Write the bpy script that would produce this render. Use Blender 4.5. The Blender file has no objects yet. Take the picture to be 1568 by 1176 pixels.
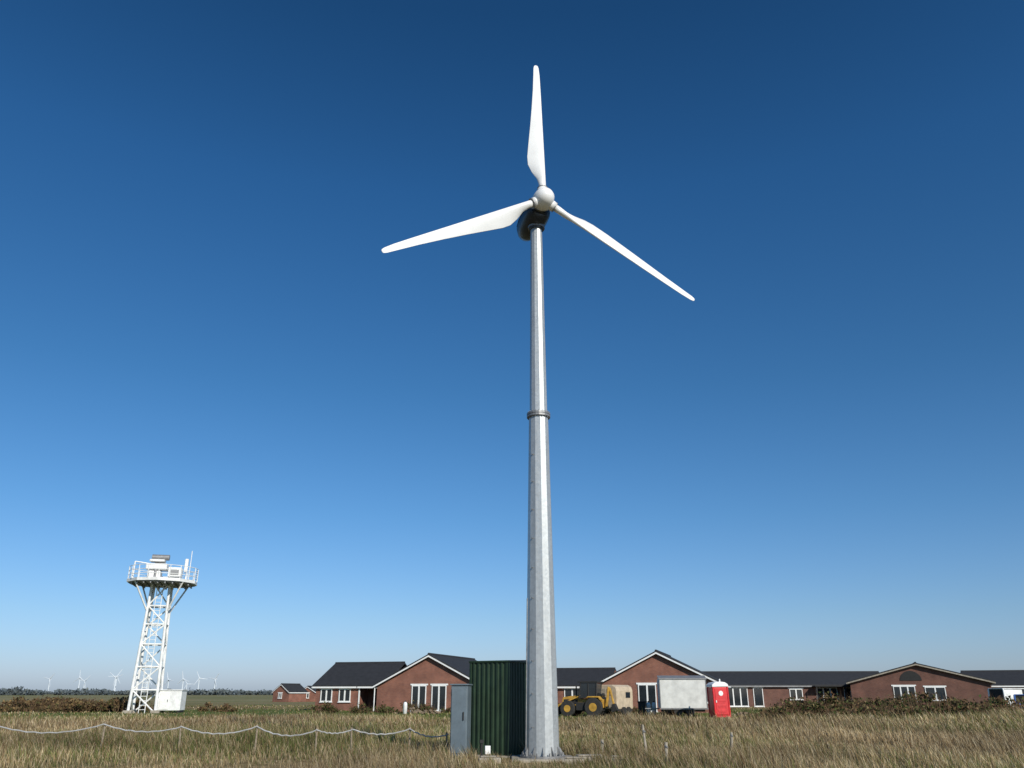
import bpy, bmesh, math, random
import numpy as np
from mathutils import Vector, Matrix
random.seed(7); rng=np.random.default_rng(7)
S=bpy.context.scene
R=math.radians
# ------------------------------------------------------------------ materials
def nmat(name):
    m=bpy.data.materials.new(name); m.use_nodes=True
    nt=m.node_tree; b=nt.nodes['Principled BSDF']; return m,nt,b
def c4(c): return (c[0],c[1],c[2],1)
def plain(name,col,rough=0.6,metal=0.0,var=0.25,scale=3.0,bump=0.0,spec=0.5,dirt=None,spangle=0,streak=False):
    m,nt,b=nmat(name); N=nt.nodes; L=nt.links
    tc=N.new('ShaderNodeTexCoord'); no=N.new('ShaderNodeTexNoise')
    no.inputs['Scale'].default_value=scale; no.inputs['Detail'].default_value=6; no.inputs['Roughness'].default_value=.65
    if streak:
        mp=N.new('ShaderNodeMapping'); mp.inputs['Scale'].default_value=(4,4,.5); L.new(tc.outputs['Object'],mp.inputs[0]); L.new(mp.outputs[0],no.inputs['Vector'])
    else: L.new(tc.outputs['Object'],no.inputs['Vector'])
    r=N.new('ShaderNodeValToRGB')
    lo=[x*(1-var) for x in col]; hi=[min(1,x*(1+var*.5)) for x in col]
    if dirt: lo=dirt
    r.color_ramp.elements[0].position=.3; r.color_ramp.elements[0].color=c4(lo)
    r.color_ramp.elements[1].position=.65; r.color_ramp.elements[1].color=c4(hi)
    L.new(no.outputs['Fac'],r.inputs['Fac']); out=r.outputs['Color']
    if spangle:
        vo=N.new('ShaderNodeTexVoronoi'); vo.inputs['Scale'].default_value=spangle; L.new(tc.outputs['Object'],vo.inputs['Vector'])
        sp=N.new('ShaderNodeSeparateColor'); L.new(vo.outputs['Color'],sp.inputs[0])
        mr=N.new('ShaderNodeMapRange'); mr.inputs[3].default_value=.9; mr.inputs[4].default_value=1.05; L.new(sp.outputs[0],mr.inputs[0])
        mx=N.new('ShaderNodeMix'); mx.data_type='RGBA'; mx.blend_type='MULTIPLY'; mx.inputs[0].default_value=1
        L.new(out,mx.inputs[6]); L.new(mr.outputs[0],mx.inputs[7]); out=mx.outputs[2]
        m2=N.new('ShaderNodeMapRange'); m2.inputs[3].default_value=rough-.03; m2.inputs[4].default_value=rough+.04; L.new(sp.outputs[1],m2.inputs[0]); L.new(m2.outputs[0],b.inputs['Roughness'])
    L.new(out,b.inputs['Base Color'])
    if not spangle: b.inputs['Roughness'].default_value=rough
    b.inputs['Metallic'].default_value=metal
    b.inputs['Specular IOR Level'].default_value=spec
    if bump:
        bp=N.new('ShaderNodeBump'); bp.inputs['Strength'].default_value=bump
        L.new(no.outputs['Fac'],bp.inputs['Height']); L.new(bp.outputs['Normal'],b.inputs['Normal'])
    return m
def brickmat(name,c1,c2,mortar):
    m,nt,b=nmat(name); N=nt.nodes; L=nt.links
    tc=N.new('ShaderNodeTexCoord'); sp=N.new('ShaderNodeSeparateXYZ'); L.new(tc.outputs['Object'],sp.inputs[0])
    ad=N.new('ShaderNodeMath'); L.new(sp.outputs[0],ad.inputs[0]); L.new(sp.outputs[1],ad.inputs[1])
    cb=N.new('ShaderNodeCombineXYZ'); L.new(ad.outputs[0],cb.inputs[0]); L.new(sp.outputs[2],cb.inputs[1])
    br=N.new('ShaderNodeTexBrick'); L.new(cb.outputs[0],br.inputs['Vector'])
    br.inputs['Scale'].default_value=1; br.inputs['Brick Width'].default_value=.225; br.inputs['Row Height'].default_value=.075
    br.inputs['Mortar Size'].default_value=.008; br.inputs['Color1'].default_value=c4(c1); br.inputs['Color2'].default_value=c4(c2); br.inputs['Mortar'].default_value=c4(mortar)
    no=N.new('ShaderNodeTexNoise'); no.inputs['Scale'].default_value=.9; no.inputs['Detail'].default_value=8; L.new(tc.outputs['Object'],no.inputs['Vector'])
    r=N.new('ShaderNodeValToRGB'); r.color_ramp.elements[0].position=.3; r.color_ramp.elements[0].color=(.62,.6,.6,1); r.color_ramp.elements[1].position=.7; r.color_ramp.elements[1].color=(1.1,1.08,1.05,1)
    L.new(no.outputs['Fac'],r.inputs['Fac'])
    mx=N.new('ShaderNodeMix'); mx.data_type='RGBA'; mx.blend_type='MULTIPLY'; mx.inputs[0].default_value=1
    L.new(br.outputs['Color'],mx.inputs[6]); L.new(r.outputs['Color'],mx.inputs[7]); L.new(mx.outputs[2],b.inputs['Base Color'])
    b.inputs['Roughness'].default_value=.85
    return m
M={}
M['brick']=brickmat('red_brick',(.28,.095,.055),(.21,.065,.04),(.28,.22,.18))
M['brick2']=brickmat('brown_brick',(.17,.062,.04),(.12,.042,.028),(.18,.14,.12))
M['tile']=plain('slate_roof',(.024,.025,.028),.8,0,.35,2.5)
M['white']=plain('white_upvc',(.8,.8,.78),.45,0,.1,4)
M['whitep']=plain('weathered_white_paint',(.78,.78,.76),.5,0,.22,2.2)
M['offwhite']=plain('dull_trailer_panel',(.60,.60,.57),.55,0,.22,1.4)
M['glass']=plain('window_glass',(.02,.025,.03),.08,0,.3,1.5,spec=.8)
M['steel']=plain('galvanised_steel',(.50,.515,.51),.40,.5,.13,1.2,0,spangle=16,streak=True)
M['steel2']=plain('galvanised_flange',(.27,.27,.27),.5,.5,.35,9)
M['blade']=plain('gelcoat_white',(.8,.8,.79),.35,0,.06,2)
M['navy']=plain('nacelle_lower_shell',(.022,.03,.045),.35,0,.3,3)
M['green']=plain('green_profiled_sheet',(.018,.04,.02),.5,.0,.4,2.2,.05)
M['cab']=plain('grey_cabinet_paint',(.12,.155,.18),.5,0,.2,3)
M['dark']=plain('black_rubber',(.02,.02,.02),.8,0,.3,5)
M['grey']=plain('grey_metal',(.25,.25,.25),.5,.3,.25,4)
M['conc']=plain('concrete',(.34,.30,.24),.9,0,.35,5,.3)
M['yellow']=plain('yellow_machine_paint',(.48,.27,.04),.55,0,.45,3)
M['red']=plain('red_plastic',(.62,.025,.03),.45,0,.2,3)
M['beige']=plain('beige_paint',(.52,.42,.30),.55,0,.25,2.5)
M['wood']=plain('weathered_timber',(.26,.21,.15),.9,0,.45,12,.3)
M['blue']=plain('blue_car_paint',(.04,.12,.35),.3,0,.1,3)
M['tyre']=plain('tyre_rubber',(.03,.028,.025),.85,0,.4,6)
M['rubble']=plain('rubble_earth',(.2,.15,.1),.95,0,.5,2,.5)
M['rope']=plain('grey_rope',(.42,.42,.41),.8,0,.3,8)
M['hazet']=plain('distant_turbine_haze_tint',(.58,.64,.70),.7,0,.05,.01)  # pale bluish tone: aerial haze put into the far turbines' base colour
def foliage(name,trans=.3):
    m,nt,b=nmat(name); N=nt.nodes; L=nt.links
    at=N.new('ShaderNodeAttribute'); at.attribute_name='Col'
    L.new(at.outputs['Color'],b.inputs['Base Color']); b.inputs['Roughness'].default_value=.75; b.inputs['Specular IOR Level'].default_value=.15
    tr=N.new('ShaderNodeBsdfTranslucent'); L.new(at.outputs['Color'],tr.inputs['Color'])
    mx=N.new('ShaderNodeMixShader'); mx.inputs[0].default_value=trans
    L.new(b.outputs[0],mx.inputs[1]); L.new(tr.outputs[0],mx.inputs[2]); L.new(mx.outputs[0],N['Material Output'].inputs['Surface'])
    return m
M['fol']=foliage('dry_grass_blades'); M['leaf']=foliage('bramble_leaves',.15)

# ------------------------------------------------------------------ mesh helpers
def finish(bm,name,mat,parent=None,smooth=False,bevel=0):
    bmesh.ops.recalc_face_normals(bm,faces=bm.faces[:])
    me=bpy.data.meshes.new(name); bm.to_mesh(me); bm.free()
    o=bpy.data.objects.new(name,me); S.collection.objects.link(o)
    me.materials.append(M[mat])
    if smooth:
        for p in me.polygons: p.use_smooth=True
    if bevel:
        b=o.modifiers.new('b','BEVEL'); b.width=bevel; b.segments=2; b.limit_method='ANGLE'
    if parent: o.parent=parent
    return o
def empty(name,loc=(0,0,0),rz=0):
    e=bpy.data.objects.new(name,None); S.collection.objects.link(e); e.location=loc; e.rotation_euler=(0,0,rz); e.empty_display_size=.3
    return e
def bbox(bm,x0,x1,y0,y1,z0,z1,mt=None):
    vs=[bm.verts.new((x,y,z)) for x in(x0,x1) for y in(y0,y1) for z in(z0,z1)]
    if mt is not None:
        for v in vs: v.co=mt@v.co
    for f in((0,1,3,2),(4,6,7,5),(0,4,5,1),(2,3,7,6),(0,2,6,4),(1,5,7,3)): bm.faces.new([vs[i] for i in f])
def tube(bm,p0,p1,r0,r1=None,n=10,cap=True,ph=0):
    if r1 is None: r1=r0
    p0=Vector(p0);p1=Vector(p1); d=(p1-p0).normalized()
    a=Vector((0,0,1)) if abs(d.z)<.9 else Vector((1,0,0))
    u=d.cross(a).normalized(); w=d.cross(u)
    A=[];B=[]
    for i in range(n):
        t=2*math.pi*i/n+ph; k=u*math.cos(t)+w*math.sin(t)
        A.append(bm.verts.new(p0+k*r0)); B.append(bm.verts.new(p1+k*r1))
    for i in range(n):
        j=(i+1)%n; bm.faces.new((A[i],A[j],B[j],B[i]))
    if cap: bm.faces.new(A[::-1]); bm.faces.new(B)
def prism(bm,poly,v0,v1,axis='y'):
    f=(lambda u,v,z:(u,v,z)) if axis=='y' else (lambda u,v,z:(v,u,z))
    A=[bm.verts.new(f(u,v0,z)) for u,z in poly]; B=[bm.verts.new(f(u,v1,z)) for u,z in poly]
    n=len(poly)
    for i in range(n):
        j=(i+1)%n; bm.faces.new((A[i],A[j],B[j],B[i]))
    bm.faces.new(A[::-1]); bm.faces.new(B)
def trimesh(name,V,T,C,mat,parent=None):
    me=bpy.data.meshes.new(name); V=np.asarray(V,np.float32);T=np.asarray(T,np.int32)
    me.vertices.add(len(V)); me.vertices.foreach_set('co',V.ravel())
    me.loops.add(T.size); me.loops.foreach_set('vertex_index',T.ravel())
    me.polygons.add(len(T)); me.polygons.foreach_set('loop_start',np.arange(0,T.size,3,dtype=np.int32))
    me.polygons.foreach_set('loop_total',np.full(len(T),3,np.int32))
    me.update(calc_edges=True)
    a=me.color_attributes.new('Col','FLOAT_COLOR','POINT')
    C4=np.concatenate([C,np.ones((len(C),1))],1).astype(np.float32); a.data.foreach_set('color',C4.ravel())
    me.materials.append(M[mat]); o=bpy.data.objects.new(name,me); S.collection.objects.link(o)
    if parent:o.parent=parent
    return o

# ------------------------------------------------------------------ ground
def nz(x,y,s,seed=0):
    x=np.asarray(x,float)/s;y=np.asarray(y,float)/s
    v=0
    for k,(a,b,c) in enumerate([(1,.3,0),(-.6,1.1,1.3),(1.7,-1.2,2.1),(.4,2.3,4.2),(-2.9,.8,.7),(3.1,2.7,5.1)]):
        v=v+np.sin(a*x+b*y+c+seed*1.7+1.3*np.sin(b*x*.7-a*y*.6+seed))/(1+k*.4)
    return v/3.2
def gh(x,y):
    x=np.asarray(x,float); y=np.asarray(y,float)
    amp=np.clip((y-8)/20,0,1)*np.clip((400-np.hypot(x,y))/300,0,1)
    return amp*(.05*nz(x,y,7,1)+.04*nz(x,y,2.2,2))
def axis_pts(lo,hi,fine0,fine1,step):
    p=list(np.arange(fine0,fine1+step,step)); s=step;v=p[-1]
    while v<hi: s*=1.25; v+=s; p.append(v)
    s=step;v=p[0]
    while v>lo: s*=1.25; v-=s; p.insert(0,v)
    return np.array(p)
xs=axis_pts(-12000,12000,-48,56,.8); ys=axis_pts(-600,15000,8,110,.8)
X,Y=np.meshgrid(xs,ys); Z=gh(X,Y)
nx,ny=len(xs),len(ys)
V=np.stack([X,Y,Z],-1).reshape(-1,3)
i=np.arange(nx-1)[None,:]+nx*np.arange(ny-1)[:,None]; i=i.ravel()
T=np.concatenate([np.stack([i,i+1,i+nx+1],1),np.stack([i,i+nx+1,i+nx],1)])
m,nt,b=nmat('field_grass_ground'); N=nt.nodes;L=nt.links
geo=N.new('ShaderNodeNewGeometry')
def noise(scale,detail=6,stretch=None):
    n=N.new('ShaderNodeTexNoise'); n.inputs['Scale'].default_value=scale; n.inputs['Detail'].default_value=detail; n.inputs['Roughness'].default_value=.65
    if stretch:
        mp=N.new('ShaderNodeMapping'); mp.inputs['Scale'].default_value=stretch; L.new(geo.outputs['Position'],mp.inputs['Vector']); L.new(mp.outputs[0],n.inputs['Vector'])
    else: L.new(geo.outputs['Position'],n.inputs['Vector'])
    return n
def ramp(fac,stops):
    r=N.new('ShaderNodeValToRGB'); e=r.color_ramp.elements
    e[0].position,e[0].color=stops[0][0],c4(stops[0][1]); e[1].position,e[1].color=stops[-1][0],c4(stops[-1][1])
    for p,c in stops[1:-1]: q=e.new(p); q.color=c4(c)
    L.new(fac,r.inputs['Fac']); return r
n1=noise(2.2,9); n2=noise(.05,7); n3=noise(.012,4,(.35,1.6,1))
dry=ramp(n1.outputs['Fac'],[(.3,(.09,.065,.028)),(.48,(.22,.165,.08)),(.7,(.34,.27,.14))])
grn=ramp(n1.outputs['Fac'],[(.3,(.04,.07,.012)),(.5,(.08,.12,.022)),(.7,(.14,.17,.045))])
far=ramp(n3.outputs['Fac'],[(.35,(.13,.14,.055)),(.5,(.26,.22,.12)),(.62,(.12,.15,.045))])
sel=ramp(n2.outputs['Fac'],[(.5,(0,0,0)),(.62,(1,1,1))])
mx=N.new('ShaderNodeMix'); mx.data_type='RGBA'; L.new(sel.outputs[0],mx.inputs[0]); L.new(dry.outputs[0],mx.inputs[6]); L.new(grn.outputs[0],mx.inputs[7])
sp=N.new('ShaderNodeSeparateXYZ'); L.new(geo.outputs['Position'],sp.inputs[0])
mr=N.new('ShaderNodeMapRange'); mr.inputs[1].default_value=110; mr.inputs[2].default_value=200; L.new(sp.outputs[1],mr.inputs[0])
mx2=N.new('ShaderNodeMix'); mx2.data_type='RGBA'; L.new(mr.outputs[0],mx2.inputs[0]); L.new(mx.outputs[2],mx2.inputs[6]); L.new(far.outputs[0],mx2.inputs[7])
g1=N.new('ShaderNodeMapRange'); g1.inputs[1].default_value=52; g1.inputs[2].default_value=60; L.new(sp.outputs[1],g1.inputs[0])
g2=N.new('ShaderNodeMapRange'); g2.inputs[1].default_value=102; g2.inputs[2].default_value=88; L.new(sp.outputs[1],g2.inputs[0])
gm=N.new('ShaderNodeMath'); gm.operation='MULTIPLY'; L.new(g1.outputs[0],gm.inputs[0]); L.new(g2.outputs[0],gm.inputs[1])
gk=N.new('ShaderNodeMath'); gk.operation='MULTIPLY'; gk.inputs[1].default_value=.9; L.new(gm.outputs[0],gk.inputs[0])
mx3=N.new('ShaderNodeMix'); mx3.data_type='RGBA'; L.new(gk.outputs[0],mx3.inputs[0]); L.new(mx2.outputs[2],mx3.inputs[6]); L.new(grn.outputs[0],mx3.inputs[7])
L.new(mx3.outputs[2],b.inputs['Base Color']); b.inputs['Roughness'].default_value=.95; b.inputs['Specular IOR Level'].default_value=.1
bp=N.new('ShaderNodeBump'); bp.inputs['Strength'].default_value=.8; bp.inputs['Distance'].default_value=.1; L.new(n1.outputs['Fac'],bp.inputs['Height']); L.new(bp.outputs[0],b.inputs['Normal'])
M['ground']=m
gr=trimesh('ground',V,T,np.ones((len(V),3)),'ground')
for p in gr.data.polygons: p.use_smooth=True

# ------------------------------------------------------------------ grass
def blades(name,n,y0,y1,hmin,hmax,wk,power=1.0,mask=None,pal=None,xr=None,green=.26):
    u=rng.random(n); y=y0+(y1-y0)*u**power
    if xr: x=xr[0]+(xr[1]-xr[0])*rng.random(n)
    else: x=(rng.random(n)*2-1)*(y*.68+3)
    cx=np.round(x/.55)*.55+.25*np.sin(np.round(y/.5)*12.9+np.round(x/.55)*7.1); cy=np.round(y/.5)*.5+.2*np.sin(np.round(x/.55)*5.3)
    k=rng.random(n)*.75; x=x*(1-k)+cx*k+rng.normal(0,.05,n); y=y*(1-k)+cy*k+rng.normal(0,.05,n)
    den=.5+.55*nz(x,y,5,3)+.35*nz(x,y,1.3,5)
    keep=rng.random(n)<np.clip(.3+den,.1,1)
    keep&=~((np.abs(x-.78)<.8)&(np.abs(y-22.9)<.8)); keep&=~((x>-1.9)&(x<.2)&(y>22.9)&(y<25))
    if mask is not None: keep&=mask(x,y)
    x=x[keep];y=y[keep];n=len(x)
    D=np.hypot(x,y); tall=np.clip(.75+.6*nz(x,y,3.5,8)+.3*nz(x,y,.9,9),.3,1.6)
    tall*=1-.3*np.exp(-((x-(-7))/9)**2)*(y<27)
    tall*=1-.72*np.exp(-((x-.6)/1.4)**2)*(y<23)*(y>18)
    h=(hmin+(hmax-hmin)*rng.random(n)**1.4)*tall
    w=wk*(.6+.8*rng.random(n))*np.maximum(1,D/22)
    a=rng.random(n)*2*np.pi; dx=np.cos(a)*w/2;dy=np.sin(a)*w/2
    la=rng.normal(2.6,1.1,n); ln=h*(.15+.5*rng.random(n))
    lx=np.cos(la)*ln; ly=np.sin(la)*ln; z=gh(x,y)-.02
    V=np.empty((n,5,3)); 
    V[:,0]=np.stack([x-dx,y-dy,z],1); V[:,1]=np.stack([x+dx,y+dy,z],1)
    V[:,2]=np.stack([x-dx*.8+lx*.35,y-dy*.8+ly*.35,z+h*.6],1); V[:,3]=np.stack([x+dx*.8+lx*.35,y+dy*.8+ly*.35,z+h*.6],1)
    V[:,4]=np.stack([x+lx,y+ly,z+h],1)
    b0=np.arange(n)[:,None]*5
    T=np.concatenate([b0+np.array([[0,1,2]]),b0+np.array([[1,3,2]]),b0+np.array([[2,3,4]])])
    P=np.array(pal or [(.48,.37,.21),(.36,.26,.135),(.62,.50,.32),(.22,.145,.075),(.12,.15,.04),(.19,.20,.065)])
    g=np.clip(green+.6*nz(x,y,6,11),0.02,.8)
    r=rng.random(n); dryc=P[rng.integers(0,4,n)]; grc=P[rng.integers(4,6,n)]
    col=np.where((r<g)[:,None],grc,dryc)*(.65+.55*rng.random(n))[:,None]
    col=col*np.clip(.92+.42*nz(x,y,4.2,14)+.25*nz(x,y,1.1,17),.42,1.4)[:,None]
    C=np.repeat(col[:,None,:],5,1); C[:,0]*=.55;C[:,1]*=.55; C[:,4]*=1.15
    return V.reshape(-1,3),T,np.clip(C.reshape(-1,3),0,.85)
parts=[blades('a',240000,16,36,.15,.58,.011,1.2),
       blades('b',160000,34,60,.12,.5,.013,1.0),
       blades('c',36000,59,125,.08,.25,.02,1.0,green=.6),
       blades('d',6500,19,56,.6,.95,.010,1.0,pal=[(.2,.12,.06),(.3,.2,.1),(.14,.08,.045),(.4,.3,.16),(.2,.14,.06),(.18,.2,.06)]),
       blades('e',60000,33,52,.35,.85,.014,1.0,mask=lambda x,y:(x>12)&(x-12>rng.random(len(x))*9),xr=(10,40)) ]
off=0;VV=[];TT=[];CC=[]
for v,t,c in parts: VV.append(v);TT.append(t+off);CC.append(c);off+=len(v)
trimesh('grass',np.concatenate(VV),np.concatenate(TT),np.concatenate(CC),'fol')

# ------------------------------------------------------------------ shrubs
def scrub(name,clumps,n,leaf,pal,stems=True):
    Vs=[];Cs=[]
    for (cx,cy,rx,ry,h) in clumps:
        nn=int(n*max(.3,rx*h))
        sub=rng.normal(0,.45,(max(4,int(rx*5)),3))
        s=sub[rng.integers(0,len(sub),nn)]
        p=s+rng.normal(0,.22,(nn,3))
        px=cx+p[:,0]*rx; py=cy+p[:,1]*ry; pz=np.abs(.35+p[:,2]*.5)*h
        keep=pz<h*1.25; px,py,pz=px[keep],py[keep],pz[keep]; nn=len(px)
        sz=leaf*(.5+rng.random(nn))
        A=rng.normal(0,1,(nn,3));A/=np.linalg.norm(A,axis=1)[:,None]
        B=np.cross(A,rng.normal(0,1,(nn,3)));B/=np.linalg.norm(B,axis=1)[:,None]
        c=np.stack([px,py,pz],1)
        tri=np.stack([c-A*sz[:,None],c+A*sz[:,None],c+B*sz[:,None]*1.4],1)
        Vs.append(tri.reshape(-1,3)); P=np.array(pal)
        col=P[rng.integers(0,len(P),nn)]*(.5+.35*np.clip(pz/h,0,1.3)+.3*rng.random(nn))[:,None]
        Cs.append(np.repeat(col,3,0))
        if stems:
            k=int(nn*.06)
            a=np.stack([cx+rng.normal(0,.5,k)*rx,cy+rng.normal(0,.5,k)*ry,np.zeros(k)],1)
            t=a+np.stack([rng.normal(0,.35,k),rng.normal(0,.35,k),h*(.6+.6*rng.random(k))],1)
            w=np.array([leaf*.22,0,0])
            Vs.append(np.stack([a-w,a+w,t],1).reshape(-1,3)); Cs.append(np.repeat(np.tile([[.14,.09,.055]],(k,1)),3,0))
    V=np.concatenate(Vs);C=np.concatenate(Cs); T=np.arange(len(V)).reshape(-1,3)
    return trimesh(name,V,T,C,'leaf')
brn=[(.12,.07,.035),(.16,.10,.05),(.08,.05,.03),(.10,.095,.035),(.22,.16,.08)]
grnp=[(.05,.075,.02),(.08,.10,.03),(.10,.11,.04),(.14,.12,.05)]
def row(x0,x1,y,dy,n,r,h): return [(x0+(x1-x0)*(k+rng.random())/n,y+rng.normal(0,dy),r*(.6+.8*rng.random()),r*.8,h*(.6+.6*rng.random())) for k in range(n)]
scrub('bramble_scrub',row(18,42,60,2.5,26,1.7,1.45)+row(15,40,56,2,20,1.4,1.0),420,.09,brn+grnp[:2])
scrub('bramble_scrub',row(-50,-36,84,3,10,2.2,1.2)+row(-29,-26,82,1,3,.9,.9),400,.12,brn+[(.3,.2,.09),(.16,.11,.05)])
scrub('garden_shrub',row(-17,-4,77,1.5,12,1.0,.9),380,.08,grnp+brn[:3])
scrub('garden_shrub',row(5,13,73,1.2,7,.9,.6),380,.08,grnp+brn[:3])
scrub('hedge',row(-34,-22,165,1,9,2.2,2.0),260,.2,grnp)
scrub('distant_trees',row(-760,-150,1000,60,90,10,5.2)+row(-800,-480,900,40,30,10,7)+row(-1500,0,1700,60,110,16,6)+row(60,900,1300,60,80,12,9),5,1.4,[(.12,.15,.17),(.14,.17,.18),(.15,.17,.16)],False)  # blue-grey palette paints distance haze into the tree colours

# ------------------------------------------------------------------ main wind turbine
TX,TY=.78,22.9
wt=empty('wind_turbine',(TX,TY,0))
bm=bmesh.new()
tube(bm,(0,0,.12),(0,0,9.2),.44,.285,12,ph=.13); tube(bm,(0,0,9.3),(0,0,15.62),.262,.185,12,ph=.13)
finish(bm,'tower',"steel",wt)
bm=bmesh.new()
tube(bm,(0,0,9.17),(0,0,9.23),.345,.345,24); tube(bm,(0,0,9.245),(0,0,9.305),.345,.345,24)
tube(bm,(0,0,.08),(0,0,.13),.58,.58,24); tube(bm,(0,0,15.55),(0,0,15.66),.27,.27,24)
for k in range(20):
    a=2*math.pi*k/20
    tube(bm,(.52*math.cos(a),.52*math.sin(a),.13),(.52*math.cos(a),.52*math.sin(a),.2),.022,n=6)
    tube(bm,(.315*math.cos(a),.315*math.sin(a),9.14),(.315*math.cos(a),.315*math.sin(a),9.34),.012,n=6)
for k in range(12):
    a=2*math.pi*k/12; mt=Matrix.Rotation(a,4,'Z'); 
    vs=[bm.verts.new(mt@Vector(p)) for p in((.43,-.008,.13),(.56,-.008,.13),(.43,-.008,.34),(.43,.008,.13),(.56,.008,.13),(.43,.008,.34))]
    for f in((0,1,2),(3,5,4),(0,3,4,1),(1,4,5,2),(0,2,5,3)): bm.faces.new([vs[q] for q in f])
finish(bm,'flanges','steel2',wt)
bm=bmesh.new()
tube(bm,(-.43,-.19,.1),(-.37,-.16,4.0),.016)
for z in (.8,1.6,2.4,3.2,4.0,4.8,5.6,6.4,7.2,8.0):
    r_=.44-.155*z/9.1; tube(bm,(-.62*r_,-.8*r_,z),(-.62*r_-.02,-.8*r_-.03,z),.018,n=6)
finish(bm,'conduit_and_step_sockets','steel2',wt)
bm=bmesh.new(); bbox(bm,-.8,.8,-.8,.8,-.2,.085); finish(bm,'plinth','conc',wt,bevel=.03)
psi=R(18); tau=R(5)
ux=Vector((math.cos(psi),math.sin(psi),0)); nf=Vector((math.sin(psi)*math.cos(tau),-math.cos(psi)*math.cos(tau),math.sin(tau)))
upv=nf.cross(-ux) if nf.cross(-ux).z>0 else nf.cross(ux)
H=Vector((.98-TX,22.15-TY,16.15))
rb=Matrix((( ux.x,-nf.x,upv.x,H.x),(ux.y,-nf.y,upv.y,H.y),(ux.z,-nf.z,upv.z,H.z),(0,0,0,1)))
def lathe(bm,prof,n=28,mt=None,yaxis=True,sz=1):
    rings=[]
    for (r,y) in prof:
        rings.append([bm.verts.new((mt or Matrix())@Vector((r*math.cos(2*math.pi*k/n),y,sz*r*math.sin(2*math.pi*k/n)))) for k in range(n)])
    for A,B in zip(rings,rings[1:]):
        for k in range(n):
            j=(k+1)%n; bm.faces.new((A[k],A[j],B[j],B[k]))
    bm.faces.new(rings[0][::-1]); bm.faces.new(rings[-1])
bm=bmesh.new()
lathe(bm,[(.03,-.44),(.12,-.42),(.21,-.36),(.28,-.27),(.325,-.13),(.34,0),(.335,.12),(.28,.2)],mt=rb)
for a in (90,210,330):
    d=rb.to_3x3()@Vector((math.cos(R(a)),0,math.sin(R(a))))
    tube(bm,H+d*.2,H+d*.43,.175,.16,20)
finish(bm,'hub','blade',wt,True)
bm=bmesh.new()
for a in (90,210,330):
    d=rb.to_3x3()@Vector((math.cos(R(a)),0,math.sin(R(a))))
    tube(bm,H+d*.425,H+d*.455,.17,.17,20)
tube(bm,H-nf*.19,H-nf*.3,.27,.27,24)
finish(bm,'blade_bearings','steel2',wt)
st=[(.40,.23,1,22),(.6,.23,.95,22),(.85,.28,.7,22),(1.15,.44,.36,21),(1.45,.55,.25,18),(1.75,.56,.21,15),(2.3,.50,.19,11),(3.0,.42,.17,8),(3.8,.34,.16,5),(4.6,.27,.15,3),(5.3,.22,.14,1.5),(5.62,.18,.14,1),(5.72,.13,.14,1),(5.75,.06,.14,1)]
for bi,a in enumerate((90,210,330)):
    e=Vector((math.cos(R(a)),0,math.sin(R(a)))); t=Vector((-math.sin(R(a)),0,math.cos(R(a))))
    bk=Vector((0,1,0)); bm=bmesh.new(); rings=[]
    for (r,ch,th,tw) in st:
        tw=R(tw+4); cd=t*math.cos(tw)+bk*math.sin(tw); nd=-t*math.sin(tw)+bk*math.cos(tw)
        ring=[]
        for k in range(20):
            q=2*math.pi*k/20; cx=.5*(1-math.cos(q))
            if th>.9: yy=.5*math.sin(q)*th
            else:
                yy=(1.0*th*(1.48*math.sqrt(cx)-.63*cx-1.76*cx**2+1.42*cx**3-.51*cx**4))*(1 if q<math.pi else -1)
            ring.append(bm.verts.new(rb@(e*r+cd*(cx*ch-min(.115,ch*.5))+nd*yy*ch)))
        rings.append(ring)
    for A,B in zip(rings,rings[1:]):
        for k in range(20):
            j=(k+1)%20; bm.faces.new((A[k],A[j],B[j],B[k]))
    bm.faces.new(rings[0][::-1]); bm.faces.new(rings[-1])
    finish(bm,'blade_%d'%(bi+1),'blade',wt,True)
bm=bmesh.new()
lathe(bm,[(.26,.28),(.36,.34),(.41,.5),(.43,.8),(.42,1.2),(.37,1.55),(.26,1.78),(.1,1.88)],mt=rb@Matrix.Translation((0,0,-.1)))
top=bmesh.new()
lathe(top,[(.26,.275),(.37,.33),(.425,.5),(.445,.8),(.435,1.2),(.385,1.55),(.27,1.79),(.1,1.89)],mt=rb@Matrix.Translation((0,0,-.1)))
bmesh.ops.bisect_plane(top,geom=top.verts[:]+top.edges[:]+top.faces[:],plane_co=rb@Vector((0,0,.0)),plane_no=rb.to_3x3()@Vector((0,0,1)),clear_inner=True)
finish(bm,'nacelle_lower','navy',wt,True); finish(top,'nacelle_cowl','blade',wt,True)
bm=bmesh.new(); tube(bm,(0,0,15.5),(0,0,15.8),.23,.3,20); 
p=rb@Vector((0,1.6,.3)); tube(bm,p,p+Vector((0,0,.55)),.015); tube(bm,p+Vector((-.12,0,.5)),p+Vector((.12,0,.5)),.012)
finish(bm,'yaw_bearing','navy',wt)

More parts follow.
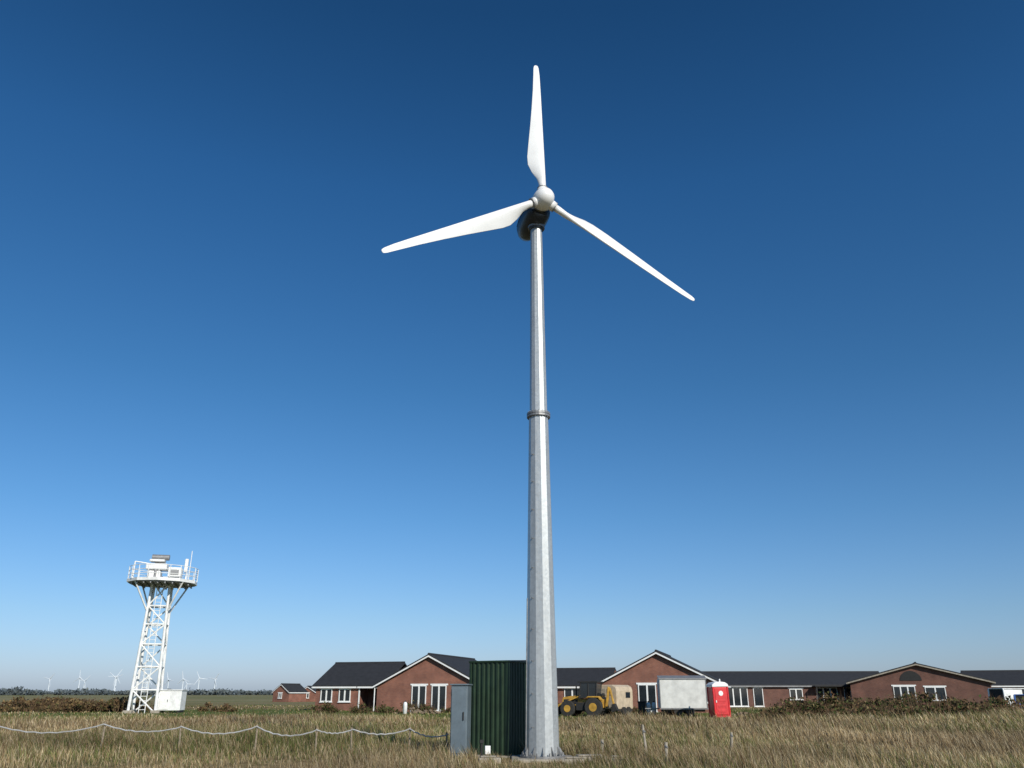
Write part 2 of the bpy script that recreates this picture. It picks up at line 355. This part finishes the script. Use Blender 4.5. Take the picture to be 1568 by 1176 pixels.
# ------------------------------------------------------------------ green kiosk + cabinet
ks=empty('green_equipment_kiosk',(-.10,23.6,0),R(-30))
bm=bmesh.new()
def corr(bm,p0,p1,nrm,z0,z1,pitch=.15,d=.03):
    p0=Vector(p0);p1=Vector(p1);Ln=(p1-p0).length; u=(p1-p0)/Ln; nrm=Vector(nrm)
    pts=[];s=0
    while s<Ln-1e-6:
        for f,o in((0,0),(.45,0),(.55,1),(.9,1)): 
            q=min(Ln,s+f*pitch); pts.append(p0+u*q+nrm*(d*o))
        s+=pitch
    pts.append(p1.copy())
    A=[bm.verts.new((p.x,p.y,z0)) for p in pts];B=[bm.verts.new((p.x,p.y,z1)) for p in pts]
    for k in range(len(pts)-1):
        if (pts[k]-pts[k+1]).length>1e-5: bm.faces.new((A[k],A[k+1],B[k+1],B[k]))
corr(bm,(-1.2,0,0),(0,0,0),(0,-1,0),.06,2.4); corr(bm,(0,0,0),(0,1.2,0),(1,0,0),.06,2.4)
corr(bm,(0,1.2,0),(-1.2,1.2,0),(0,1,0),.06,2.4); corr(bm,(-1.2,1.2,0),(-1.2,0,0),(-1,0,0),.06,2.4)
finish(bm,'profiled_walls','green',ks)
bm=bmesh.new()
bbox(bm,-1.25,.05,-.05,1.25,2.4,2.45)
for (x,y) in((-1.2,0),(0,0),(0,1.2),(-1.2,1.2)): bbox(bm,x-.035,x+.035,y-.035,y+.035,.0,2.4)
finish(bm,'roof_and_corner_trim','green',ks,bevel=.008)
bm=bmesh.new(); bbox(bm,-1.3,.1,-.1,1.3,-.2,.07); finish(bm,'base_slab','conc',ks,bevel=.02)
cb=empty('electrical_cabinet',(-1.36,23.3,0),R(-8))
bm=bmesh.new(); bbox(bm,-.21,.23,-.25,.3,.1,1.8); finish(bm,'body','cab',cb,bevel=.015)
bm=bmesh.new(); bbox(bm,-.19,.205,-.275,-.253,.16,1.72); bbox(bm,-.24,.26,-.29,.33,1.803,1.84); finish(bm,'door_and_cap','cab',cb,bevel=.008)
bm=bmesh.new(); bbox(bm,.12,.15,-.3,-.277,.95,1.15); bbox(bm,-.22,.24,-.26,.31,.0,.098)
for z in(.4,1.0,1.55): bbox(bm,-.205,-.185,-.3,-.277,z,z+.08)
finish(bm,'handle_and_plinth','dark',cb)
jb=empty('cable_junction_box',(-.62,22.75,0),R(10))
bm=bmesh.new(); bbox(bm,-.07,.07,-.05,.05,.16,.36); finish(bm,'box','white',jb,bevel=.01)
bm=bmesh.new(); tube(bm,(0,0,0),(0,0,.16),.025); tube(bm,(-.15,.02,0),(-.15,.02,.42),.03); bbox(bm,-.2,-.1,-.03,.07,.42,.5); finish(bm,'conduit','dark',jb)
for k,(x,y,w,d,rz) in enumerate([(1.95,22.4,.8,.35,8),(2.6,22.0,.45,.3,-12),(-.55,21.95,.55,.3,5),(1.5,21.6,.5,.3,-4)]):
    cs=empty('concrete_slab',(x,y,0),R(rz)); bm=bmesh.new()
    bbox(bm,-w/2,w/2,-d/2,d/2,-.05,.14); finish(bm,'slab','conc',cs,bevel=.03)
    bm=bmesh.new(); bbox(bm,-w/2+.05,w/2-.12,-d/2+.02,d/2-.05,.143,.18); finish(bm,'broken_top','conc',cs,bevel=.02)

# ------------------------------------------------------------------ fence
fx=[(-18,27.2,.66),(-15.6,27,.68),(-12.2,26.6,.74),(-9.75,26.3,.68),(-7.45,26,.70),(-5.6,25.6,.62),(-4.55,25.5,.64),(-2.9,25.3,.66),(-1.75,24.6,.55)]
fn=empty('wire_fence')
bm=bmesh.new()
for x,y,z in fx: 
    tx=random.uniform(-.06,.06); tube(bm,(x,y,-.2),(x+tx,y,z+.05),.03,.025,7)
finish(bm,'posts','wood',fn)
bm=bmesh.new()
for (a,b_) in zip(fx,fx[1:]):
    pr=None; sag=.04+.04*abs(b_[0]-a[0])*random.uniform(1.2,2.3)
    for k in range(15):
        t=k/14; p=Vector((a[0]+(b_[0]-a[0])*t,a[1]+(b_[1]-a[1])*t-.04,a[2]+(b_[2]-a[2])*t-sag*4*t*(1-t)+.012*math.sin(t*40)))
        if pr: tube(bm,pr,p,.019,n=6)
        pr=p
finish(bm,'sagging_rope','rope',fn)
for (x,y,h,lx,r) in[(3.42,22.6,.86,-.10,.035),(3.62,21.2,.52,.03,.045),(2.45,24.5,.42,.02,.05),(6.6,27,.5,.05,.045)]:
    fp=empty('fence_post',(x,y,0)); bm=bmesh.new(); tube(bm,(0,0,-.2),(lx,0,h),r,r*.85,8); finish(bm,'post','conc',fp)
    bm=bmesh.new(); tube(bm,(lx*.8,-.01,h*.8),(lx*.8+.02,-.01,h*.84),r*1.15,n=8); finish(bm,'wire_tie','grey',fp)

# ------------------------------------------------------------------ houses
def gable(par,u0,u1,v0,v1,ze,zr,axis='y',brick='brick',ov=.35,ends=(1,1),wall=True,trim='white'):
    um=(u0+u1)/2; sl=(zr-ze)/(um-u0)
    if wall:
        bm=bmesh.new(); prism(bm,[(u0,0),(u1,0),(u1,ze),(um,zr),(u0,ze)],v0,v1,axis); finish(bm,'brick_walls',brick,par)
    bm=bmesh.new(); th=.14
    for s in(-1,1):
        ue=um+s*((u1-u0)/2+ov); ez=zr-sl*abs(ue-um)
        prism(bm,[(um,zr+.03),(ue,ez+.03),(ue,ez+.03+th),(um,zr+.03+th)],v0-ov*ends[0],v1+ov*ends[1],axis)
    tubeax=[(um-.12,zr+th),(um+.12,zr+th),(um+.06,zr+th+.12),(um-.06,zr+th+.12)]
    prism(bm,tubeax,v0-ov*ends[0]+.01,v1+ov*ends[1]-.01,axis)
    finish(bm,'tiled_roof','tile',par)
    bm=bmesh.new()
    for s in(-1,1):
        ue=um+s*((u1-u0)/2+ov+.02); ez=zr-sl*abs(ue-um)
        for q,(v,g) in enumerate(((v0,-1),(v1,1))):
            if not ends[q]: continue
            a=v+g*(ov+.003); bb=a+g*.04
            prism(bm,[(um,zr-.10),(ue,ez-.10),(ue,ez+.04),(um,zr+.04)],min(a,bb),max(a,bb),axis)
        prism(bm,[(ue,ez-.1),(ue+s*.03,ez-.1),(ue+s*.03,ez+.05),(ue,ez+.05)],v0-ov*ends[0]+.05,v1+ov*ends[1]-.05,axis)
        prism(bm,[(ue-s*.01,ez-.09),(um+s*((u1-u0)/2+.003),ez-.09),(um+s*((u1-u0)/2+.003),ez-.06),(ue-s*.01,ez-.06)],v0,v1,axis)
    finish(bm,'white_bargeboards_and_fascia',trim,par)
def window(par,x,y,z0,w,h,n=2,lintel=True,bars=True):
    bm=bmesh.new(); bbox(bm,x-w/2+.02,x+w/2-.02,y-.03,y-.005,z0+.02,z0+h-.02); finish(bm,'window_glass','glass',par)
    bm=bmesh.new(); f=.08
    bbox(bm,x-w/2,x-w/2+f,y-.09,y+.01,z0,z0+h); bbox(bm,x+w/2-f,x+w/2,y-.09,y+.01,z0,z0+h)
    bbox(bm,x-w/2+f,x+w/2-f,y-.088,y+.01,z0,z0+f); bbox(bm,x-w/2+f,x+w/2-f,y-.088,y+.01,z0+h-f,z0+h)
    for k in range(1,n):
        q=x-w/2+w*k/n; bbox(bm,q-.07,q+.07,y-.086,y-.031,z0+f,z0+h-f)
    if lintel: bbox(bm,x-w/2-.15,x+w/2+.15,y-.06,y+.01,z0+h+.002,z0+h+.14)
    bbox(bm,x-w/2-.06,x+w/2+.06,y-.14,y+.01,z0-.08,z0-.003)
    finish(bm,'window_frame','white',par)
h1=empty('brick_bungalow',(-7.8,82,0),R(-16))
gable(h1,-5.25,5.25,0,13,2.35,4.95,'y')
gable(h1,2.0,10.6,-12.8,-8.2,2.35,4.45,'x',ends=(1,0),ov=.3)
gable(h1,2.0,10.6,-8.2,-5.2,2.35,4.45,'x',ends=(0,0),ov=.3,wall=False)
gable(h1,2.0,10.6,5.2,9,2.35,4.45,'x',ends=(0,1),ov=.3)
bm=bmesh.new(); bbox(bm,-8.2,-5.25,4.2,4.4,0,2.5); finish(bm,'porch_back_wall','brick2',h1)
bm=bmesh.new(); bbox(bm,-7.4,-6.4,4.12,4.2,.1,2.1); finish(bm,'porch_door','dark',h1)
bm=bmesh.new(); tube(bm,(-5.45,-.12,0),(-5.45,-.12,2.2),.05); tube(bm,(5.1,-.12,0),(5.1,-.12,2.2),.05); bbox(bm,-8.1,-7.98,1.9,2.0,0,2.2); finish(bm,'downpipes_and_post','white',h1)
window(h1,-.95,0,.12,1.45,2.2,2); window(h1,1.05,0,.12,1.45,2.2,2)
window(h1,-11.6,2,.85,1.25,1.2,2); window(h1,-9.6,2,.85,1.25,1.2,2)
h2=empty('brick_bungalow',(13.04,78,0),R(-16))
gable(h2,-5.45,5.45,0,12,2.42,5.05,'y')
gable(h2,5.5,14.5,-12,-5.4,2.3,3.85,'x',ends=(1,0),ov=.3)
bm=bmesh.new(); tube(bm,(-5.6,-.1,0),(-5.6,-.1,2.2),.05); finish(bm,'downpipe','white',h2)
window(h2,-1.0,0,.12,1.6,2.25,2); window(h2,4.0,0,.85,1.2,1.3,2); window(h2,-9,5.5,.8,1.6,1.3,2); window(h2,-6.9,5.5,.1,1,2.1,1,False)
h3=empty('brick_terrace_block',(34.4,110,0),R(-3))
gable(h3,0,9,-17,13,2.6,4.1,'x',brick='brick2',trim='grey')
window(h3,-6.6,0,.1,3.6,2.2,4); window(h3,-3.5,0,.1,1.2,2.2,1); window(h3,1.2,0,.9,1.6,1.25,2)
window(h3,5.0,0,.2,2.6,2.1,3,False); window(h3,8.4,0,.2,2.6,2.1,3,False)
bm=bmesh.new(); bbox(bm,3.2,11,-1.6,-.12,2.4,2.52)
for x in(3.4,6.9,10.8): bbox(bm,x-.06,x+.06,-1.5,-1.38,0,2.4)
finish(bm,'veranda','dark',h3)
h4=empty('brick_house',(46.2,100,0),R(-22))
gable(h4,-7.0,7.6,0,12,2.85,4.75,'y',brick='brick2',ov=.4,trim='conc')
gable(h4,3,12,5.5,30,2.5,3.95,'x',brick='brick2',ends=(0,1))
window(h4,-1.3,0,.1,2.3,2.3,3); window(h4,1.9,0,.9,2.1,1.4,2); window(h4,13,3,.9,1.6,1.3,2); window(h4,18,3,.9,1.6,1.3,2)
bm=bmesh.new(); prism(bm,[(-1.6,3.0),(.7,3.0)]+[(-.45+1.15*math.cos(R(q)),3.0+1.05*math.sin(R(q))) for q in range(15,180,15)],-.05,-.01); finish(bm,'arched_vent','dark',h4)
h5=empty('brick_cottage',(-47.0,178,0),R(-30))
gable(h5,-2.0,2.4,0,5,1.9,3.3,'y',ov=.2); window(h5,0,0,.7,1,1,2)
h6=empty('brick_cottage',(-43.0,184,0),R(-10)); gable(h6,-2.0,2.2,0,5,1.7,2.9,'y',ov=.2); window(h6,0,0,.7,1,1,2)

# ------------------------------------------------------------------ lattice radar tower
rt=empty('radar_platform_tower',(-32.1,77,0),R(14))
bm=bmesh.new(); ZP=11.0
def hw(z): return 1.1-.35*z/ZP
zs=[0,1.9,3.8,5.7,7.4,9.0,ZP]
C=[(-1,-1),(1,-1),(1,1),(-1,1)]
for sx,sy in C: tube(bm,(sx*hw(0),sy*hw(0),0),(sx*hw(ZP),sy*hw(ZP),ZP),.13,.11,8)
for k,z in enumerate(zs):
    for q in range(4):
        a=C[q];b2=C[(q+1)%4]; w=hw(z)
        if k>0: tube(bm,(a[0]*w,a[1]*w,z),(b2[0]*w,b2[1]*w,z),.075,n=6)
        if k<len(zs)-1:
            w2=hw(zs[k+1]); A_,B_=(a,b2) if (k+q)%2 else (b2,a)
            tube(bm,(A_[0]*w,A_[1]*w,z),(B_[0]*w2,B_[1]*w2,zs[k+1]),.07,n=6)
for a in range(4):
    sx,sy=C[a]; w=hw(8.5); tube(bm,(sx*w,sy*w,8.5),(sx*2.0,sy*2.0,ZP),.075,n=6)
for x in(-.25,.25): tube(bm,(x,-1.12,0),(x,-.8,ZP),.035,n=6)
for k in range(30): z=.3+k*.36; tube(bm,(-.25,-hw(z)-.02,z),(.25,-hw(z)-.02,z),.025,n=5)
finish(bm,'lattice_legs','whitep',rt)
bm=bmesh.new()
n=10; rp=3.05
tube(bm,(0,0,ZP+.02),(0,0,ZP+.28),rp,rp,n); finish(bm,'platform_rim','whitep',rt)
bm=bmesh.new(); tube(bm,(0,0,ZP-.04),(0,0,ZP+.016),rp-.15,rp-.15,n)
for k in range(-4,5): 
    l=math.sqrt(max(.1,(rp-.3)**2-(k*.6)**2)); bbox(bm,k*.6-.05,k*.6+.05,-l,l,ZP-.2,ZP-.045)
finish(bm,'platform_underside','grey',rt)
bm=bmesh.new()
for k in range(20):
    a=2*math.pi*k/20; rr=rp-.08; p=(rr*math.cos(a),rr*math.sin(a))
    a2=2*math.pi*(k+1)/20; p2=(rr*math.cos(a2),rr*math.sin(a2))
    tube(bm,(p[0],p[1],ZP+.28),(p[0],p[1],ZP+1.4),.035,n=6)
    for z in(.65,1.02,1.4): tube(bm,(p[0],p[1],ZP+z),(p2[0],p2[1],ZP+z),.03,n=5)
tube(bm,(-2.5,-.6,ZP+.2),(-2.5,-.6,ZP+1.9),.06); tube(bm,(-2.5,-.6,ZP+1.9),(-1.2,-.4,ZP+1.75),.05)
tube(bm,(1.9,.3,ZP+.2),(1.9,.3,ZP+2.2),.05); tube(bm,(2.2,0,ZP+.2),(2.2,0,ZP+3.1),.035)
finish(bm,'guard_rail','whitep',rt)
bm=bmesh.new()
bbox(bm,-1.5,.3,-.9,.6,ZP+1.2,ZP+1.75); bbox(bm,.45,1.6,-.9,.3,ZP+.6,ZP+1.45); bbox(bm,-1.3,.0,-.7,.4,ZP+1.95,ZP+2.15)
bbox(bm,-1.2,-.2,-.8,.5,ZP+.4,ZP+1.1); bbox(bm,1.75,2.05,-.5,-.2,ZP+1.1,ZP+2.3)
finish(bm,'equipment_boxes','whitep',rt,bevel=.06)
bm=bmesh.new()
tube(bm,(-1.2,0,ZP+2.4),(.3,0,ZP+2.4),.26,n=16); bbox(bm,-.9,0,-.1,.1,ZP+1.7,ZP+2.2); tube(bm,(-.6,-.93,ZP+.5),(-.6,-.93,ZP+1.2),.1); bbox(bm,.6,1.4,-.93,-.9,ZP+.75,ZP+1.2)
finish(bm,'scanner','grey',rt)
bm=bmesh.new()
for sx,sy in C: bbox(bm,sx*1.1-.35,sx*1.1+.35,sy*1.1-.35,sy*1.1+.35,-.2,.25)
finish(bm,'footings','conc',rt,bevel=.03)
ec=empty('equipment_shelter',(-30.4,78.5,0),R(5))
bm=bmesh.new(); bbox(bm,-1.05,1.05,-.8,.8,.2,1.85); finish(bm,'body','whitep',ec,bevel=.04)
bm=bmesh.new(); bbox(bm,-1.12,1.12,-.88,.88,1.853,1.93); bbox(bm,-.75,.05,-.83,-.803,.3,1.7); finish(bm,'lid_and_door','white',ec,bevel=.02)
bm=bmesh.new(); bbox(bm,-1,-.8,-.7,.7,-.1,.198); bbox(bm,.8,1,-.7,.7,-.1,.198); bbox(bm,-.1,-.06,-.86,-.832,.9,1.1); finish(bm,'skids','dark',ec)

# ------------------------------------------------------------------ machines / vehicles
def wheel(bm,bh,x,y0,y1,z,r):
    tube(bm,(x,y0,z),(x,y1,z),r,n=24); tube(bh,(x,y0-.02,z),(x,y0+.02,z),r*.45,n=16); tube(bh,(x,y1-.02,z),(x,y1+.02,z),r*.45,n=16)
bl=empty('backhoe_loader',(5.45,66,0),R(-22))
bt=bmesh.new();bh=bmesh.new()
for y0,y1 in((-1.05,-.65),(.65,1.05)): wheel(bt,bh,-1.05,y0,y1,.56,.56); wheel(bt,bh,.95,y0-.04,y1,.66,.66)
finish(bt,'tyres','tyre',bl,bevel=.05); finish(bh,'wheel_hubs','yellow',bl)
bm=bmesh.new(); prism(bm,[(-1.6,.6),(1.5,.6),(1.5,1.2),(-.2,1.25),(-.25,1.5),(-1.55,1.35),(-1.65,1.1)],-.42,.42)
for s in(-1,1):
    prism(bm,[(.35,1.25),(.55,1.42),(1.4,1.42),(1.65,1.15),(1.5,1.12),(1.35,1.32),(.6,1.32)],min(s*.6,s*1.08),max(s*.6,s*1.08))
    prism(bm,[(-.2,1.38),(-.1,1.5),(-1.9,.85),(-2.25,.3),(-2.1,.3),(-1.8,.74)],s*.62-.06,s*.62+.06)
prism(bm,[(1.6,.7),(1.75,.7),(2.0,2.0),(1.85,2.1)],-.13,.13); prism(bm,[(1.9,2.05),(2.05,2.0),(2.3,.9),(2.18,.85)],-.09,.09)
finish(bm,'body_and_arms','yellow',bl,bevel=.03)
bm=bmesh.new(); prism(bm,[(-.2,1.3),(1.1,1.3),(1.15,2.36),(-.05,2.36)],-.66,.66); finish(bm,'cab_glazing','glass',bl)
bm=bmesh.new()
bbox(bm,-.3,1.25,-.75,.75,2.36,2.46); bbox(bm,-1.4,1.4,-.5,.5,.4,.598)
for s in(-1,1):
    for (xa,xb) in((-.22,-.07),(.5,.5),(1.1,1.16)): tube(bm,(xa,s*.68,1.28),(xb,s*.68,2.36),.045,n=6)
    bbox(bm,-.2,1.1,s*.68-.03,s*.68+.03,1.27,1.36); bbox(bm,-.4,.25,s*.78-.12,s*.78+.12,.45,1.0)
    bbox(bm,-1.5,-.4,s*.43-.01,s*.43+.01,.85,1.2)
tube(bm,(-.7,.2,1.4),(-.7,.2,2.1),.05)
prism(bm,[(-2.2,.1),(-2.75,.15),(-2.8,.25),(-2.35,.35),(-2.3,.85),(-2.15,.9)],-1.0,1.0)
prism(bm,[(2.15,.85),(2.35,.9),(2.55,.45),(2.15,.3),(2.1,.4)],-.3,.3)
finish(bm,'cab_frame_and_buckets','dark',bl)

ht=empty('horse_trailer',(7.85,67,0),R(-35))
bm=bmesh.new(); prism(bm,[(-.85,.5),(.85,.5),(.87,1.8),(.78,2.08),(.5,2.22),(-.5,2.22),(-.78,2.08),(-.87,1.8)],-1.3,1.3); finish(bm,'body','beige',ht,bevel=.06)
bm=bmesh.new(); bbox(bm,-.6,.6,-1.325,-1.305,.55,1.35); bbox(bm,-.5,-.05,-1.325,-1.305,1.45,1.95); bbox(bm,.05,.5,-1.325,-1.305,1.45,1.95); finish(bm,'ramp_and_top_doors','conc',ht)
bm=bmesh.new(); bbox(bm,-.89,-.865,.1,.8,1.3,1.7); bbox(bm,.865,.89,.1,.8,1.3,1.7); bbox(bm,-.7,.7,1.3,1.32,1.3,1.75); finish(bm,'side_windows','glass',ht)
bm=bmesh.new()
for s in(-1,1):
    for y in(-.38,.38): tube(bm,(s*.9-.1,y,.33),(s*.9+.1,y,.33),.33,n=20)
bbox(bm,-.8,.8,-1.28,1.28,.36,.498); tube(bm,(0,1.3,.42),(0,2.2,.42),.05); tube(bm,(0,2.0,0),(0,2.0,.7),.04)
finish(bm,'wheels_and_chassis','tyre',ht)

ct=empty('cargo_trailer',(13.25,68.5,0),R(-4))
bm=bmesh.new(); prism(bm,[(-1,.55),(1,.55),(1,2.5),(.0,2.85),(-1,2.62)],-1.78,1.78,'x'); finish(bm,'box_body','offwhite',ct,bevel=.03)
bm=bmesh.new()
for x in(-1.79,1.73): bbox(bm,x,x+.05,-1.03,-1.003,.55,2.6)
bbox(bm,-1.82,1.84,-1.05,-1.004,.47,.545); bbox(bm,-1.82,1.84,-1.06,-1.0,2.63,2.72)
tube(bm,(-1.8,0,.5),(-2.9,0,.5),.05)
finish(bm,'edge_trim_and_drawbar','grey',ct)
bm=bmesh.new()
for x in(-.45,.45):
    for s in(-1,1): tube(bm,(x,s*.85-.1,.34),(x,s*.85+.1,.34),.34,n=20)
bbox(bm,-1.6,1.6,-.8,.8,.3,.46); finish(bm,'wheels_and_chassis','tyre',ct)
bm=bmesh.new(); prism(bm,[(-1.05,2.66),(0,2.90),(0,2.93),(-1.05,2.69)],-1.85,1.85,'x'); finish(bm,'roof_sheet','grey',ct)

pt=empty('portable_toilet',(15.05,64,0),R(8)); pt.rotation_euler=(0,R(-1.5),R(8))
bm=bmesh.new(); bbox(bm,-.56,.56,-.56,.56,.12,2.05); finish(bm,'cabin','red',pt,bevel=.05)
bm=bmesh.new(); bbox(bm,-.42,.42,-.59,-.563,.2,1.95)
for sx in(-1,1):
    for sy in(-1,1): tube(bm,(sx*.54,sy*.54,.05),(sx*.54,sy*.54,2.06),.07,n=10)
for k in range(3): bbox(bm,-.3,.3,-.61,-.592,.35+k*.35,.5+k*.35)
bbox(bm,-.6,.6,-.6,.6,0,.118)
finish(bm,'door_and_corner_posts','red',pt,bevel=.015)
bm=bmesh.new(); prism(bm,[(-.62,2.06),(.62,2.06),(.6,2.22),(.4,2.36),(.0,2.42),(-.4,2.36),(-.6,2.22)],-.62,.62); finish(bm,'domed_roof','white',pt,bevel=.03)
bm=bmesh.new(); tube(bm,(.0,-.612,1.62),(.0,-.594,1.62),.17,n=20); bbox(bm,-.42,-.36,-.62,-.592,1.0,1.15); tube(bm,(.4,.4,2.2),(.4,.4,2.6),.05); finish(bm,'sign_and_vent','white',pt)

def car(name,loc,rz,paint,van=False):
    c=empty(name,loc,rz)
    bm=bmesh.new()
    body=[(-2.1,.35),(2.1,.35),(2.15,.6),(2.05,.9),(1.2,1.0),(-1.9,1.0),(-2.15,.85),(-2.18,.5)]
    prism(bm,body,-.84,.84); finish(bm,'body',paint,c,bevel=.09)
    roof=[(-1.75,1.0),(1.15,1.0),(.45,1.47),(-1.25,1.5)] if not van else [(-2.1,1.0),(1.35,1.0),(.85,1.85),(-2.05,1.95)]
    bm=bmesh.new(); prism(bm,roof,-.72,.72); finish(bm,'glasshouse','glass',c,bevel=.05)
    bm=bmesh.new(); xr=roof[2][0];xl=roof[3][0];zt=roof[2][1]
    bbox(bm,xl-.05,xr+.05,-.7,.7,roof[3][1]-.01,roof[3][1]+.05)
    for s in(-1,1):
        tube(bm,(roof[1][0],s*.74,1.0),(xr,s*.7,zt),.045,n=6); tube(bm,(roof[0][0],s*.74,1.0),(xl,s*.7,roof[3][1]),.07,n=6); tube(bm,(-.35,s*.74,1.0),(-.35,s*.7,zt),.05,n=6)
        if van: bbox(bm,-2.1,-.1,s*.74-.02,s*.74+.02,1.0,1.9)
    finish(bm,'roof_and_pillars',paint,c,bevel=.02)
    bt=bmesh.new();bh=bmesh.new()
    for x in(-1.3,1.35):
        for y0 in(-.88,.66): wheel(bt,bh,x,y0,y0+.22,.32,.32)
    finish(bt,'tyres','tyre',c,bevel=.03); finish(bh,'wheel_hubs','grey',c)
    bm=bmesh.new()
    for s in(-1,1): bbox(bm,-2.2,-2.12,s*.65-.12,s*.65+.12,.7,.85)
    finish(bm,'tail_lights','red',c)
    bm=bmesh.new()
    for s in(-1,1): bbox(bm,2.05,2.15,s*.6-.16,s*.6+.16,.62,.76)
    bbox(bm,-2.22,-2.17,-.26,.26,.5,.6); finish(bm,'headlights_and_plate','white',c)
car('parked_van',(41.3,72,.0),R(20),'whitep',True)
car('parked_car',(38.0,65,.0),R(60),'blue')

for k,(x,y,s) in enumerate([(-8.6,76,1.0),(-6.9,75,.8),(24,68,1.1),(27,66,.8),(17.5,67,.7)]):
    rp_=empty('rubble_heap',(x,y,0)); bm=bmesh.new()
    for q in range(26):
        rr=random.uniform(.08,.22)*s; cx=random.gauss(0,.8)*s; cy=random.gauss(0,.5)*s; cz=max(0,.45*s-.35*abs(cx))*random.random()
        r_=bmesh.ops.create_icosphere(bm,subdivisions=1,radius=rr)
        for v in r_['verts']: v.co=Vector((v.co.x*random.uniform(.8,1.3)+cx,v.co.y+cy,v.co.z*.8+cz))
    finish(bm,'broken_stones','rubble',rp_)
for x,y in[(10.9,70.5),(11.3,70.2),(-8.9,73.5)]:
    gc=empty('gas_cylinder',(x,y,0)); bm=bmesh.new()
    lathe(bm,[(.12,0),(.17,.03),(.17,.75),(.13,.9),(.05,.95)],n=16,mt=Matrix.Rotation(R(90),4,'X')); finish(bm,'cylinder','whitep',gc,True)
    bm=bmesh.new(); tube(bm,(0,0,.93),(0,0,1.05),.04,n=8); tube(bm,(0,0,1.0),(0,0,1.02),.09,n=10); finish(bm,'valve','dark',gc)
for x,y in[(10.4,70.6),(12.6,70)]:
    wb=empty('wheelie_bin',(x,y,0),R(random.uniform(-20,20))); bm=bmesh.new()
    prism(bm,[(-.22,.08),(.22,.08),(.29,.95),(-.29,.95)],-.28,.3); finish(bm,'bin_body','dark',wb,bevel=.03)
    bm=bmesh.new(); bbox(bm,-.31,.31,-.32,.36,.953,1.02); tube(bm,(-.3,.3,.1),(.3,.3,.1),.1,n=12); tube(bm,(-.28,.38,.95),(.28,.38,.95),.025,n=6); finish(bm,'lid_and_wheels','dark',wb)

for k,(px,hy,D) in enumerate([(-1668,23,3150),(-1590,20,3250),(-1560,25,3150),(-1360,27,3000),(-1340,25,2950),(-1330,21,3180),(-1210,24,2900),(-1180,22,3000),(-1130,23,3000),(-1090,24,3040),(-1030,23,3030),(-1450,15,3900),(1750,26,3100)]):
    hz=D*hy*.0007; w=empty('distant_wind_turbine',(px,D,0),R(random.uniform(-30,30))); bm=bmesh.new()
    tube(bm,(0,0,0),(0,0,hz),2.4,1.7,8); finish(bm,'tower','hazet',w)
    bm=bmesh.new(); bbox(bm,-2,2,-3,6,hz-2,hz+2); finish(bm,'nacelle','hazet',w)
    bm=bmesh.new(); a0=random.uniform(0,120)
    for q in range(3):
        a=R(a0+120*q); tube(bm,(0,-3.5,hz),(27*math.cos(a),-3.5,hz+27*math.sin(a)),1.9,.7,6)
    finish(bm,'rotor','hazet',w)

# ------------------------------------------------------------------ light, sky, camera
az=R(150); el=R(29)
sv=Vector((math.sin(az)*math.cos(el),math.cos(az)*math.cos(el),math.sin(el)))
sd=bpy.data.lights.new('sun','SUN'); sd.energy=4.4; sd.angle=R(.53); sd.color=(1,.94,.84)
so=bpy.data.objects.new('sun',sd); S.collection.objects.link(so); so.rotation_euler=(-sv).to_track_quat('-Z','Y').to_euler(); so.location=sv*50
w=bpy.data.worlds.new('World'); S.world=w; w.use_nodes=True; nt=w.node_tree; N=nt.nodes; L=nt.links
bg=N['Background']; sk=N.new('ShaderNodeTexSky'); sk.sky_type='NISHITA'; sk.sun_disc=False; sk.sun_elevation=el; sk.sun_rotation=az
sk.air_density=1.0; sk.dust_density=.6; sk.ozone_density=2.5; sk.altitude=0
tc=N.new('ShaderNodeTexCoord'); sp=N.new('ShaderNodeSeparateXYZ'); L.new(tc.outputs['Generated'],sp.inputs[0])
rp2=N.new('ShaderNodeValToRGB'); e=rp2.color_ramp.elements
stops=[(0.015,(.76,.92,1.42)),(.082,(.68,.90,1.23)),(.195,(.50,.85,1.16)),(.344,(.36,.78,1.08)),(.553,(.26,.72,1.08)),(.707,(.18,.56,.86))]
e[0].position=stops[0][0]; e[0].color=c4([v/1.5 for v in stops[0][1]]); e[1].position=stops[-1][0]; e[1].color=c4([v/1.5 for v in stops[-1][1]])
for p_,c_ in stops[1:-1]: q=e.new(p_); q.color=c4([v/1.5 for v in c_])
L.new(sp.outputs[2],rp2.inputs['Fac'])
mx=N.new('ShaderNodeMix'); mx.data_type='RGBA'; mx.blend_type='MULTIPLY'; mx.inputs[0].default_value=1
L.new(sk.outputs[0],mx.inputs[6]); L.new(rp2.outputs[0],mx.inputs[7]); L.new(mx.outputs[2],bg.inputs[0]); bg.inputs[1].default_value=.135
cd=bpy.data.cameras.new('camera'); co=bpy.data.objects.new('camera',cd); S.collection.objects.link(co)
co.location=(0,0,1.6); co.rotation_euler=(R(90+20.66),0,0); cd.sensor_width=36; cd.lens=28.86; cd.clip_end=40000
S.camera=co
S.view_settings.view_transform='Standard'; S.view_settings.look='None'; S.view_settings.exposure=0
